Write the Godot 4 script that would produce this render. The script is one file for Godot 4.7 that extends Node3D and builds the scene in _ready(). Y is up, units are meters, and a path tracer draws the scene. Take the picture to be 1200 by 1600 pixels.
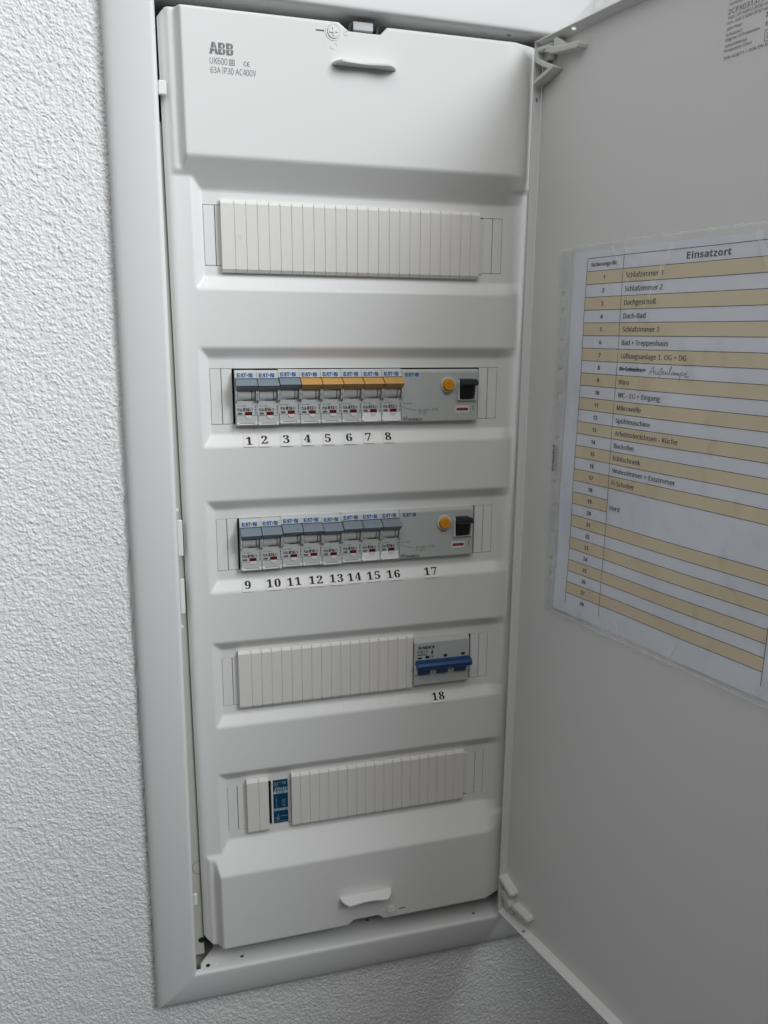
extends Node3D
# An open flush-mounted fuse box. All shapes are given in millimetres and scaled to metres when a mesh is made.
# x to the right, y up, z out of the wall; the origin is the middle of the third row, on the floor of its recess.

const MM := 0.001
const PHI := -0.0092            # the outer frame sits slightly turned on the wall
const COUNT := ["one", "two", "three", "four", "five", "six", "seven", "eight", "nine", "ten", "eleven", "twelve", "thirteen", "fourteen", "fifteen", "sixteen", "seventeen", "eighteen"]
const PLACE := ["leftmost", "second from left", "third from left", "fourth from left", "fifth from left", "sixth from left", "seventh from left", "rightmost"]
var M := {}
var fonts := {}
var glyphs := {}
var caps := {}
var shared := {}
var names := {}
var noise := FastNoiseLite.new()
var grains := FastNoiseLite.new()

class MB:
	var v := PackedVector3Array()
	var n := PackedVector3Array()
	var t := Transform3D.IDENTITY
	func tri(a: Vector3, b: Vector3, c: Vector3) -> void:
		a = t * a; b = t * b; c = t * c
		var k := (b - a).cross(c - a)
		if k.length_squared() < 1e-14: return
		k = k.normalized()
		v.append_array([a, c, b]); n.append_array([k, k, k])
	func trin(a: Vector3, b: Vector3, c: Vector3, na: Vector3, nb: Vector3, nc: Vector3) -> void:
		v.append_array([t * a, t * c, t * b]); n.append_array([t.basis * na, t.basis * nc, t.basis * nb])
	func quad(a: Vector3, b: Vector3, c: Vector3, d: Vector3) -> void:
		tri(a, b, c); tri(a, c, d)
	func facing(p: Array, from: Vector3) -> void:
		var mid := Vector3.ZERO
		for q in p: mid += q
		mid /= p.size()
		var k: Vector3 = (p[1] - p[0]).cross(p[2] - p[0])
		var flip := k.dot(mid - from) < 0.0
		for i in range(1, p.size() - 1):
			if flip: tri(p[0], p[i + 1], p[i])
			else: tri(p[0], p[i], p[i + 1])
	func box(x0: float, x1: float, y0: float, y1: float, z0: float, z1: float, r := 0.0) -> void:
		var lo := Vector3(x0, y0, z0)
		var hi := Vector3(x1, y1, z1)
		var mid := (lo + hi) / 2.0
		var h := (hi - lo) / 2.0
		if r <= 0.0:
			for ax in 3:
				for s in [-1, 1]:
					var p := []
					for k in [[-1, -1], [1, -1], [1, 1], [-1, 1]]:
						var q := Vector3.ZERO
						q[ax] = s; q[(ax + 1) % 3] = k[0]; q[(ax + 2) % 3] = k[1]
						p.append(mid + q * h)
					facing(p, mid)
			return
		for ax in 3:
			for s in [-1, 1]:
				var p := []
				for k in [[-1, -1], [1, -1], [1, 1], [-1, 1]]:
					var q := Vector3.ZERO
					q[ax] = s * h[ax]; q[(ax + 1) % 3] = k[0] * (h[(ax + 1) % 3] - r); q[(ax + 2) % 3] = k[1] * (h[(ax + 2) % 3] - r)
					p.append(mid + q)
				facing(p, mid)
			for s1 in [-1, 1]:
				for s2 in [-1, 1]:
					var a1 := (ax + 1) % 3
					var a2 := (ax + 2) % 3
					var p := []
					for k in [[-1, 0], [1, 0], [1, 1], [-1, 1]]:
						var q := Vector3.ZERO
						q[ax] = k[0] * (h[ax] - r)
						q[a1] = s1 * (h[a1] - (r if k[1] == 1 else 0.0)); q[a2] = s2 * (h[a2] - (0.0 if k[1] == 1 else r))
						p.append(mid + q)
					facing(p, mid)
		for sx in [-1, 1]:
			for sy in [-1, 1]:
				for sz in [-1, 1]:
					var s := Vector3(sx, sy, sz)
					var p := []
					for ax in 3:
						var q := h - Vector3(r, r, r)
						q[ax] = h[ax]
						p.append(mid + q * s)
					facing(p, mid)
	# a polygon in x and y, pushed from z0 to z1, its front rim chamfered by c; sides that lie on x = skip are left out
	func prism(poly: PackedVector2Array, z0: float, z1: float, c := 0.0, skip := []) -> void:
		if Geometry2D.is_polygon_clockwise(poly):
			poly = poly.duplicate(); poly.reverse()
		var m := poly.size()
		var inner := PackedVector2Array()
		for i in m:
			var p := poly[i]
			if c > 0.0:
				var d1 := (p - poly[(i + m - 1) % m]).normalized()
				var d2 := (poly[(i + 1) % m] - p).normalized()
				var n1 := Vector2(-d1.y, d1.x)
				var n2 := Vector2(-d2.y, d2.x)
				var b := n1 + n2
				p += b * (c / maxf(0.35, 1.0 + n1.dot(n2)))
			inner.append(p)
		var ix := Geometry2D.triangulate_polygon(poly)
		for i in range(0, ix.size(), 3):
			var f := [poly[ix[i]], poly[ix[i + 1]], poly[ix[i + 2]]]
			var g := [inner[ix[i]], inner[ix[i + 1]], inner[ix[i + 2]]]
			if (f[1] - f[0]).cross(f[2] - f[0]) < 0.0:
				f = [f[0], f[2], f[1]]; g = [g[0], g[2], g[1]]
			tri(Vector3(g[0].x, g[0].y, z1), Vector3(g[1].x, g[1].y, z1), Vector3(g[2].x, g[2].y, z1))
			tri(Vector3(f[0].x, f[0].y, z0), Vector3(f[2].x, f[2].y, z0), Vector3(f[1].x, f[1].y, z0))
		for i in m:
			var a := poly[i]
			var b := poly[(i + 1) % m]
			var cut := false
			for s in skip:
				if absf(a.x - s) < 1e-4 and absf(b.x - s) < 1e-4: cut = true
			if cut: continue
			quad(Vector3(a.x, a.y, z0), Vector3(b.x, b.y, z0), Vector3(b.x, b.y, z1 - c), Vector3(a.x, a.y, z1 - c))
			if c > 0.0:
				var a2 := inner[i]
				var b2 := inner[(i + 1) % m]
				quad(Vector3(a.x, a.y, z1 - c), Vector3(b.x, b.y, z1 - c), Vector3(b2.x, b2.y, z1), Vector3(a2.x, a2.y, z1))
	func disc(x: float, y: float, r: float, z0: float, z1: float, c := 0.0, seg := 24) -> void:
		var p := PackedVector2Array()
		for i in seg: p.append(Vector2(x, y) + Vector2.from_angle(TAU * i / seg) * r)
		prism(p, z0, z1, c)
	func ring(x: float, y: float, r0: float, r1: float, z0: float, z1: float, seg := 28) -> void:
		for i in seg:
			var a := Vector2.from_angle(TAU * i / seg)
			var b := Vector2.from_angle(TAU * (i + 1) / seg)
			var f := func(d: Vector2, r: float, z: float) -> Vector3: return Vector3(x + d.x * r, y + d.y * r, z)
			quad(f.call(a, r0, z1), f.call(a, r1, z1), f.call(b, r1, z1), f.call(b, r0, z1))
			quad(f.call(a, r1, z0), f.call(b, r1, z0), f.call(b, r1, z1), f.call(a, r1, z1))
			quad(f.call(b, r0, z0), f.call(a, r0, z0), f.call(a, r0, z1), f.call(b, r0, z1))
	# a strip of sheet x0..x1, y0..y1 with round holes [x, y, radius] in rising x
	func plate(x0: float, x1: float, y0: float, y1: float, z0: float, z1: float, holes: Array) -> void:
		var cuts := [x0]
		for h in holes: cuts.append(h[0])
		cuts.append(x1)
		for i in cuts.size() - 1:
			var p := PackedVector2Array()
			var skip := []
			p.append(Vector2(cuts[i], y0)); p.append(Vector2(cuts[i + 1], y0))
			if i < holes.size():
				skip.append(cuts[i + 1])
				var h: Array = holes[i]
				for k in 13: p.append(Vector2(h[0], h[1]) + Vector2.from_angle(-PI / 2 - PI * k / 12.0) * h[2])
			p.append(Vector2(cuts[i + 1], y1)); p.append(Vector2(cuts[i], y1))
			if i > 0:
				skip.append(cuts[i])
				var h: Array = holes[i - 1]
				for k in 13: p.append(Vector2(h[0], h[1]) + Vector2.from_angle(PI / 2 - PI * k / 12.0) * h[2])
			for k in p.size():
				for s in skip:
					if absf(p[k].x - s) < 1e-3: p[k].x = s
			prism(p, z0, z1, 0.0, skip)
	# an upright band that follows a line in x and y, its round-ended plan pushed from z0 to z1
	func band(line: Array, w: float, z0: float, z1: float, c := 0.0) -> void:
		var pl := PackedVector2Array(line)
		for p in Geometry2D.offset_polyline(pl, w / 2.0, Geometry2D.JOIN_ROUND, Geometry2D.END_ROUND):
			var q := PackedVector2Array()
			for k in p.size():
				if q.is_empty() or q[q.size() - 1].distance_to(p[k]) > w * 0.12: q.append(p[k])
			if not Geometry2D.is_polygon_clockwise(q): prism(q, z0, z1, c)
	func mesh() -> ArrayMesh:
		var a := []
		a.resize(Mesh.ARRAY_MAX)
		var s := PackedVector3Array()
		s.resize(v.size())
		for i in v.size(): s[i] = v[i] * 0.001
		a[Mesh.ARRAY_VERTEX] = s; a[Mesh.ARRAY_NORMAL] = n
		var m := ArrayMesh.new()
		m.add_surface_from_arrays(Mesh.PRIMITIVE_TRIANGLES, a)
		return m

func fit(p: Array) -> PackedVector2Array: return PackedVector2Array(p)

# ---------- lettering: flat glyph outlines from TextMesh, placed by baseline, cap height and width
func glyph(s: String, font: String) -> PackedVector2Array:
	var key := font + "|" + s
	if glyphs.has(key): return glyphs[key]
	var tm := TextMesh.new()
	tm.font = fonts[font]; tm.font_size = 48; tm.pixel_size = 1.0; tm.depth = 0.0; tm.curve_step = 2.0
	tm.horizontal_alignment = HORIZONTAL_ALIGNMENT_LEFT
	tm.vertical_alignment = VERTICAL_ALIGNMENT_TOP
	tm.text = s
	var out := PackedVector2Array()
	var a := tm.get_mesh_arrays()
	var ver: PackedVector3Array = a[Mesh.ARRAY_VERTEX]
	var ind = a[Mesh.ARRAY_INDEX]
	if ind != null and ind.size() > 0:
		for i in ind: out.append(Vector2(ver[i].x, ver[i].y))
	else:
		for q in ver: out.append(Vector2(q.x, q.y))
	glyphs[key] = out
	return out

func extent(g: PackedVector2Array) -> Rect2:
	var r := Rect2(g[0], Vector2.ZERO)
	for p in g: r = r.expand(p)
	return r

# writes s with its baseline at (x, y), capitals cap high, total width wide (0: natural); warp lays each point on a surface
func write(b: MB, s: String, font: String, x: float, y: float, z: float, cap: float, wide := 0.0, slant := 0.0, align := 0, warp = null, turn := 0.0, heavy := 0.0) -> void:
	if heavy > 0.0: write(b, s, font, x + heavy, y, z - 0.01, cap, wide, slant, align, warp, turn)
	if font != "serif": s = s.replace("I", "l")
	var g := glyph(s, font)
	if g.is_empty(): return
	if not caps.has(font): caps[font] = extent(glyph("H", font))
	var c: Rect2 = caps[font]
	var r := extent(g)
	var sy := cap / c.size.y
	var sx := sy if wide <= 0.0 else wide / r.size.x
	var off := 0.0 if align == 0 else (-r.size.x * sx / 2.0 if align == 1 else -r.size.x * sx)
	for i in range(0, g.size(), 3):
		var p := []
		for k in 3:
			var q := g[i + k]
			var yy := (q.y - c.position.y) * sy
			var xx := (q.x - r.position.x) * sx + off + yy * slant
			if turn != 0.0:
				var w := Vector2(xx, yy).rotated(turn)
				xx = w.x; yy = w.y
			var o := Vector3(x + xx, y + yy, z)
			if warp != null: o = warp.call(o)
			p.append(o)
		if (p[1] - p[0]).cross(p[2] - p[0]).z < 0.0: b.tri(p[0], p[2], p[1])
		else: b.tri(p[0], p[1], p[2])

func bar(b: MB, x0: float, x1: float, y0: float, y1: float, z: float, warp = null) -> void:
	var nn := maxi(1, int((x1 - x0) / 9.0)) if warp != null else 1
	for i in nn:
		var xa := lerpf(x0, x1, float(i) / nn)
		var xb := lerpf(x0, x1, float(i + 1) / nn)
		var p := [Vector3(xa, y0, z), Vector3(xb, y0, z), Vector3(xb, y1, z), Vector3(xa, y1, z)]
		if warp != null:
			for k in 4: p[k] = warp.call(p[k])
		b.quad(p[0], p[1], p[2], p[3])

func stroke(b: MB, line: Array, w: float, z: float, warp = null) -> void:
	for i in line.size() - 1:
		var a: Vector2 = line[i]
		var c: Vector2 = line[i + 1]
		var d := (c - a).normalized() * w / 2.0
		var q := Vector2(-d.y, d.x)
		var e := d * 0.7
		var p := [a - q - e, c - q + e, c + q + e, a + q - e]
		var o := []
		for k in 4:
			var s := Vector3(p[k].x, p[k].y, z)
			if warp != null: s = warp.call(s)
			o.append(s)
		b.quad(o[0], o[1], o[2], o[3])

# ---------- objects
func numbered(s: String) -> String:
	if not names.has(s):
		names[s] = 0
		return s
	names[s] += 1
	return "%s_%03d" % [s, names[s]]

func thing(called: String, label: String, category: String, at: Vector3, group := "") -> Node3D:
	var o := Node3D.new()
	o.name = numbered(called)
	add_child(o, true)
	o.position = at * MM
	tag(o, label, category, group)
	return o

func tag(o: Node, label: String, category: String, group := "", kind := "") -> void:
	o.set_meta("label", label)
	if category: o.set_meta("category", category)
	if group: o.set_meta("group", group)
	if kind: o.set_meta("kind", kind)

func part(called: String, mesh: Mesh, m: Material, parent: Node, label := "", at := Vector3.ZERO) -> MeshInstance3D:
	var o := MeshInstance3D.new()
	o.name = called
	o.mesh = mesh
	o.material_override = m
	o.position = at * MM
	if label: o.set_meta("label", label)
	parent.add_child(o, true)
	return o

func once(key: String, f: Callable) -> Mesh:
	if not shared.has(key):
		var b := MB.new()
		f.call(b)
		shared[key] = b.mesh()
	return shared[key]

func paint(c: Color, rough: float, spec := 0.5) -> StandardMaterial3D:
	var m := StandardMaterial3D.new()
	m.albedo_color = c
	m.roughness = rough
	m.metallic_specular = spec
	return m

func grain(m: StandardMaterial3D, img: ImageTexture, per_m: float, amount: float) -> StandardMaterial3D:
	m.normal_enabled = true
	m.normal_texture = img
	m.normal_scale = amount
	m.uv1_triplanar = true
	m.uv1_scale = Vector3.ONE * per_m
	return m

func noise_image(seed_: int, freq: float, octaves: int) -> Image:
	var f := FastNoiseLite.new()
	f.seed = seed_; f.frequency = freq; f.fractal_octaves = octaves
	f.noise_type = FastNoiseLite.TYPE_SIMPLEX_SMOOTH
	return f.get_seamless_image(256, 256)

func _ready() -> void:
	camera_and_light()
	materials()
	wall()
	cabinet()
	blank_covers()
	breakers()
	stickers()
	door_papers()

func camera_and_light() -> void:
	var cam := Camera3D.new()
	cam.name = "camera"
	cam.fov = 66.552
	cam.near = 0.02
	cam.far = 30.0
	var right := Vector3(0.9634996, 0.0051588, 0.2676601)
	var down := Vector3(-0.0528623, -0.9764625, 0.2091090)
	var ahead := Vector3(0.2624388, -0.2156255, -0.9405485)
	cam.transform = Transform3D(Basis(right, -down, -ahead).orthonormalized(), Vector3(-161.0396, 171.1237, 653.9089) * MM)
	add_child(cam)
	cam.current = true
	var we := WorldEnvironment.new()
	we.name = "surroundings"
	var env := Environment.new()
	env.background_mode = Environment.BG_COLOR
	env.background_color = Color(0.46, 0.46, 0.46)
	env.background_energy_multiplier = 0.19
	env.tonemap_mode = Environment.TONE_MAPPER_LINEAR
	env.tonemap_exposure = 1.07
	env.sdfgi_enabled = true
	env.ssao_enabled = true
	env.ssil_enabled = true
	we.environment = env
	add_child(we)
	var win := SpotLight3D.new()  # unseen spot, added; its narrow cone shapes the fade towards the lower right
	win.name = "gradient_spot"
	win.spot_angle = 25.5
	win.spot_angle_attenuation = 1
	win.spot_range = 6.0
	win.spot_attenuation = 2.0
	win.light_size = 0.55
	win.light_energy = 3.9
	win.light_color = Color(0.97, 0.985, 1.0)
	win.shadow_enabled = true
	add_child(win)
	win.look_at_from_position(Vector3(0.6,1.05,1.15), Vector3(-0.58,0.12,0), Vector3.UP)
	var fill := AreaLight3D.new()  # unseen fill panel, added to brighten the door and front faces
	fill.name = "added_fill"
	fill.area_size = Vector2(1.8, 1.2)
	fill.light_energy = 1.12
	fill.light_color = Color(0.995, 0.995, 0.99)
	fill.shadow_enabled = true
	add_child(fill)
	fill.look_at_from_position(Vector3(-0.2,1.3,1.05), Vector3(0.0, 0.2, 0.0), Vector3.UP)

func materials() -> void:
	for w in [["sans", "Droid Sans", 400], ["bold", "Droid Sans", 700], ["serif", "Droid Serif", 700]]:
		var f := SystemFont.new()
		f.font_names = PackedStringArray([w[1]])
		f.font_weight = w[2]
		fonts[w[0]] = f
	var im := noise_image(3, 0.05, 3)
	im.bump_map_to_normal_map(2.0)
	var peel := ImageTexture.create_from_image(im)
	M.cover = grain(paint(Color(0.895, 0.897, 0.89), 0.42), peel, 60.0, 0.10)
	M.frame = grain(paint(Color(0.885, 0.885, 0.885), 0.5), peel, 45.0, 0.16)
	M.door = grain(paint(Color(0.895, 0.898, 0.892), 0.42), peel, 45.0, 0.16)
	M.blank = grain(paint(Color(0.885, 0.877, 0.86), 0.5), peel, 80.0, 0.08)
	M.clip = paint(Color(0.90, 0.90, 0.88), 0.4)
	M.hinge = paint(Color(0.86, 0.865, 0.85), 0.5)
	M.inside = paint(Color(0.74, 0.74, 0.71), 0.6)
	M.dark = paint(Color(0.08, 0.08, 0.085), 0.6)
	M.steel = paint(Color(0.62, 0.63, 0.64), 0.35); M.steel.metallic = 0.6
	M.plaster = paint(Color(0.9, 0.9, 0.9), 0.95, 0.2)
	M.body = grain(paint(Color(0.76, 0.77, 0.765), 0.45), peel, 120.0, 0.12)
	M.rcd = grain(paint(Color(0.72, 0.735, 0.725), 0.5), peel, 120.0, 0.12)
	M.pale = paint(Color(0.85, 0.855, 0.85), 0.35)
	M.blue_grey = grain(paint(Color(0.47, 0.52, 0.56), 0.5), peel, 150.0, 0.12)
	M.tan = grain(paint(Color(0.78, 0.60, 0.32), 0.5), peel, 150.0, 0.12)
	M.orange = paint(Color(0.86, 0.58, 0.10), 0.4)
	M.black = grain(paint(Color(0.07, 0.075, 0.09), 0.4), peel, 150.0, 0.12)
	M.red = paint(Color(0.48, 0.05, 0.07), 0.25)
	M.pink = paint(Color(0.66, 0.30, 0.36), 0.3)
	M.blue = grain(paint(Color(0.0, 0.23, 0.43), 0.42), peel, 150.0, 0.1)
	M.face_blue = paint(Color(0.03, 0.26, 0.37), 0.28)
	M.logo_blue = paint(Color(0.0, 0.36, 0.62), 0.6)
	M.ink = paint(Color(0.07, 0.07, 0.075), 0.7)
	M.grey_ink = paint(Color(0.47, 0.47, 0.48), 0.7)
	M.soft_ink = paint(Color(0.30, 0.31, 0.30), 0.7)
	M.pen = paint(Color(0.10, 0.12, 0.26), 0.7)
	M.white = paint(Color(0.93, 0.93, 0.93), 0.6)
	M.sticker = paint(Color(0.89, 0.885, 0.875), 0.5)
	M.dim_print = paint(Color(0.66, 0.74, 0.78), 0.6)
	M.paper = paint(Color(0.92, 0.94, 0.98), 0.75)
	M.beige = paint(Color(0.90, 0.835, 0.695), 0.75)
	M.sleeve = paint(Color(0.95, 0.96, 0.96, 0.07), 0.1)
	M.sleeve.transparency = BaseMaterial3D.TRANSPARENCY_ALPHA
	M.strip = paint(Color(0.95, 0.96, 0.96, 0.30), 0.25)
	M.strip.transparency = BaseMaterial3D.TRANSPARENCY_ALPHA
	M.glare_streak = paint(Color(0.95, 0.96, 0.96, 0.13), 0.2)  # pale tint for the painted glare on the sleeve
	M.glare_streak.transparency = BaseMaterial3D.TRANSPARENCY_ALPHA
	M.label = paint(Color(0.90, 0.90, 0.895), 0.45)

# ---------- the plastered wall: trowelled grains a few millimetres across, as real relief
func plaster(x: float, y: float) -> float:
	var u := x + noise.get_noise_2d(x * 1.3 + 300.0, y * 1.3) * 0.9
	var w := y + noise.get_noise_2d(x * 1.3, y * 1.3 + 700.0) * 0.9
	var big := noise.get_noise_2d(u * 0.22, w * 0.22)
	var d := noise.get_noise_2d(u * 0.8 + 90.0, w * 0.8 + 400.0)
	var c := noise.get_noise_2d(u * 3.6 + 900.0, w * 3.6)
	var dome := clampf(-grains.get_noise_2d(u, w), 0.05, 0.92)
	var lump := dome * clampf(0.78 + 0.42 * d + 0.2 * big, 0.15, 1.2) + 0.12 * d
	var z := 2.3 + big * 0.12 + lump * 1.02 + c * 0.36
	if x > -199.5 and y > -446.0:
		z = lerpf(z, 0.8 + c * 0.2, smoothstep(-198.6, -196.8, x + big * 2.0) * smoothstep(330.0, -50.0, y))
	return z

func sheet(b: MB, xs: PackedFloat32Array, ys: PackedFloat32Array) -> void:
	var nx := xs.size()
	var ny := ys.size()
	var h := PackedFloat32Array()
	h.resize(nx * ny)
	for j in ny:
		for i in nx: h[j * nx + i] = plaster(xs[i], ys[j])
	var pn := PackedVector3Array()
	pn.resize(nx * ny)
	for j in ny:
		for i in nx:
			var i0 := maxi(i - 1, 0)
			var i1 := mini(i + 1, nx - 1)
			var j0 := maxi(j - 1, 0)
			var j1 := mini(j + 1, ny - 1)
			pn[j * nx + i] = Vector3(-(h[j * nx + i1] - h[j * nx + i0]) / (xs[i1] - xs[i0]), -(h[j1 * nx + i] - h[j0 * nx + i]) / (ys[j1] - ys[j0]), 1.0).normalized()
	for j in ny - 1:
		for i in nx - 1:
			var k := [j * nx + i, j * nx + i + 1, (j + 1) * nx + i + 1, (j + 1) * nx + i]
			var p := [Vector3(xs[i], ys[j], h[k[0]]), Vector3(xs[i + 1], ys[j], h[k[1]]), Vector3(xs[i + 1], ys[j + 1], h[k[2]]), Vector3(xs[i], ys[j + 1], h[k[3]])]
			b.trin(p[0], p[1], p[2], pn[k[0]], pn[k[1]], pn[k[2]])
			b.trin(p[0], p[2], p[3], pn[k[0]], pn[k[2]], pn[k[3]])

func steps(a: float, b: float, d: float) -> PackedFloat32Array:
	var out := PackedFloat32Array()
	var m := maxi(1, roundi((b - a) / d))
	for i in m + 1: out.append(lerpf(a, b, float(i) / m))
	return out

func wall() -> void:
	noise.seed = 11
	noise.frequency = 0.22
	noise.noise_type = FastNoiseLite.TYPE_SIMPLEX_SMOOTH
	noise.fractal_octaves = 1
	grains.seed = 4
	grains.frequency = 0.52
	grains.noise_type = FastNoiseLite.TYPE_CELLULAR
	grains.fractal_type = FastNoiseLite.FRACTAL_NONE
	grains.cellular_return_type = FastNoiseLite.RETURN_DISTANCE
	var b := MB.new()
	sheet(b, steps(-341, -188, 0.52), steps(-612, 460, 0.53))
	sheet(b, steps(-188, 312, 0.53), steps(-612, -432, 0.52))
	sheet(b, steps(-480, -341, 1.1), steps(-612, 460, 1.1))
	sheet(b, steps(-480, 312, 1.2), steps(-700, -612, 1.2))
	sheet(b, steps(-188, 186, 3.0), steps(440, 460, 2.5))
	sheet(b, steps(186, 312, 2.5), steps(-432, 460, 2.5))
	sheet(b, steps(-480, 312, 2.5), steps(460, 620, 2.5))
	sheet(b, steps(-1500, -480, 9.0), steps(-700, 620, 9.0))
	sheet(b, steps(312, 1500, 9.0), steps(-700, 620, 9.0))
	sheet(b, steps(-1500, 1500, 12.0), steps(-1500, -700, 12.0))
	sheet(b, steps(-1500, 1500, 12.0), steps(620, 1500, 12.0))
	var o := part("plaster_wall", b.mesh(), M.plaster, self)
	tag(o, "rough white plaster wall around the fuse box", "", "", "structure")

# ---------- the cabinet
const ROWS := [250.0, 125.0, 0.0, -125.0, -250.0]

func cover_top(x: float) -> float:
	var y := 405.0
	if x > -20.0 and x < 18.0:
		y = lerpf(405.0, 399.5, clampf(minf((x + 20.0) / 7.6, (18.0 - x) / 5.6), 0.0, 1.0))
	return y - maxf(0.0, absf(x) - 147.0) * 0.9

func cover_bottom(x: float) -> float:
	var y := -384.5
	if x > -17.5 and x < 19.0:
		y = lerpf(-384.5, -379.0, clampf(minf((x + 17.5) / 6.0, (19.0 - x) / 6.0), 0.0, 1.0))
	return y + maxf(0.0, absf(x) - 144.0) * (0.9 if x < 0.0 else 0.3)

func cover_raw(x: float, y: float) -> float:
	var ax := absf(x)
	var z := 6.0
	for i in 5:
		var r: float = ROWS[i]
		var d := y - r
		if d > 45.0 or d < -45.0: continue
		var up := (d - 33.0) / 8.8 if i == 0 else (d - 31.0) / 8.3
		var t := maxf((ax - 126.5) / 6.5, maxf(up, (-d - 31.0) / 9.5))
		z = minf(z, 6.0 * clampf(t, 0.0, 1.0))
	if y > 280.0:
		var s := (y - 283.0) * 0.682
		z = maxf(z, minf(minf(15.0, s), 15.0 - (ax - 137.0) * 2.2))
		z = maxf(z, minf(minf(8.5, s), 8.5 - (ax - 145.0) * 1.0))
	if y < -278.0:
		var s2 := (-281.0 - y) * 0.64
		z = maxf(z, minf(minf(17.0, s2), 17.0 - (ax - 136.0) * 2.2))
		z = maxf(z, minf(minf(8.5, s2), 8.5 - (ax - 145.0) * 1.0))
	if ax > 145.5:
		var e := minf(ax - 145.5, 6.9)
		z -= 7.0 - sqrt(49.0 - e * e)
	return z

func cover_z(x: float, y: float) -> float:
	var s := 0.0
	for i in [-1, 0, 1]:
		for j in [-1, 0, 1]: s += cover_raw(x + i * 1.1, y + j * 1.1)
	return s / 9.0

func add_range(a: Array, x0: float, x1: float, d: float) -> void:
	for x in steps(x0, x1, d): a.append(x)

func tidy(a: Array) -> PackedFloat32Array:
	a.sort()
	var out := PackedFloat32Array()
	for x in a:
		if out.is_empty() or x - out[out.size() - 1] > 0.12: out.append(x)
	return out

func cover_mesh() -> Mesh:
	var xa := []
	for s in [-1.0, 1.0]:
		add_range(xa, s * 152.5, s * 144.5, 0.6)
		add_range(xa, s * 144.5, s * 125.5, 0.75)
	for k in range(-6, 7):
		var gx := k * 18.0
		for d in [-9.0, -0.35, 0.0, 0.35]: xa.append(gx + d)
	for x in [-20.0, -12.4, 12.4, 18.0, -17.5, -11.5, 13.0, 19.0, 117.0]: xa.append(x)
	var ya := []
	for r in ROWS:
		for d in [22.7, -22.7]: ya.append(r + d)
		add_range(ya, r + 29.0, r + 42.0, 0.8)
		add_range(ya, r - 42.5, r - 29.0, 0.8)
		add_range(ya, r - 29.0, r + 29.0, 9.0)
	add_range(ya, 280.0, 309.0, 0.9)
	add_range(ya, -311.0, -279.0, 0.9)
	add_range(ya, 309.0, 394.0, 8.0)
	add_range(ya, -374.0, -311.0, 8.0)
	add_range(ya, 394.0, 405.0, 1.1)
	add_range(ya, -384.5, -374.0, 1.1)
	var ys := tidy(ya)
	# window edges must stay exact
	var xs := tidy(xa)
	var nx := xs.size()
	var ny := ys.size()
	var p := PackedVector3Array()
	p.resize(nx * ny)
	for j in ny:
		for i in nx:
			var x := xs[i]
			var y := ys[j]
			var z := cover_z(x, y)
			for r in ROWS:
				if r - y > 31.5 and r - y < 41.0 and absf(x) < 125.0 and r != -250.0:
					var off := absf(fposmod(x + 9.0, 18.0) - 9.0)
					if off < 0.1: z -= 0.22
			var yy := y
			if y > 394.0: yy = 394.0 + (y - 394.0) * (cover_top(x) - 394.0) / 11.0
			if y < -374.0: yy = -374.0 - (-374.0 - y) * (-374.0 - cover_bottom(x)) / 10.5
			var e := minf(405.0 - y, y + 384.5)
			if e < 1.6: z -= 1.6 - sqrt(maxf(0.0, 1.6 * 1.6 - (1.6 - e) * (1.6 - e)))
			p[j * nx + i] = Vector3(x, yy, z)
	var pn := PackedVector3Array()
	pn.resize(nx * ny)
	for j in ny:
		for i in nx:
			var dx := p[j * nx + mini(i + 1, nx - 1)] - p[j * nx + maxi(i - 1, 0)]
			var dy := p[mini(j + 1, ny - 1) * nx + i] - p[maxi(j - 1, 0) * nx + i]
			pn[j * nx + i] = dx.cross(dy).normalized()
	var b := MB.new()
	var hole := func(i: int, j: int) -> bool:
		var cx := (xs[i] + xs[i + 1]) / 2.0
		var cy := (ys[j] + ys[j + 1]) / 2.0
		if absf(cx) > 125.5: return false
		for r in ROWS:
			if absf(cy - r) < 22.7: return true
		return false
	for j in ny - 1:
		for i in nx - 1:
			var k := [j * nx + i, j * nx + i + 1, (j + 1) * nx + i + 1, (j + 1) * nx + i]
			if hole.call(i, j):
				var walls := [[i - 1, j, 3, 0], [i + 1, j, 1, 2], [i, j - 1, 0, 1], [i, j + 1, 2, 3]]
				for w in walls:
					if not hole.call(w[0], w[1]):
						var a: Vector3 = p[k[w[2]]]
						var c: Vector3 = p[k[w[3]]]
						b.quad(c, a, a - Vector3(0, 0, 2.4), c - Vector3(0, 0, 2.4))
				continue
			b.trin(p[k[0]], p[k[1]], p[k[2]], pn[k[0]], pn[k[1]], pn[k[2]])
			b.trin(p[k[0]], p[k[2]], p[k[3]], pn[k[0]], pn[k[2]], pn[k[3]])
	var low := -17.0
	for j in ny - 1:
		for i in [0, nx - 1]:
			var a := p[j * nx + i]
			var c := p[(j + 1) * nx + i]
			var q := [a, c, Vector3(c.x, c.y, low), Vector3(a.x, a.y, low)]
			b.facing(q, Vector3(0, a.y, a.z))
	for i in nx - 1:
		for j in [0, ny - 1]:
			var a := p[j * nx + i]
			var c := p[j * nx + i + 1]
			b.facing([a, c, Vector3(c.x, c.y, low), Vector3(a.x, a.y, low)], Vector3(a.x, 0, a.z))
	return b.mesh()

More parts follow.
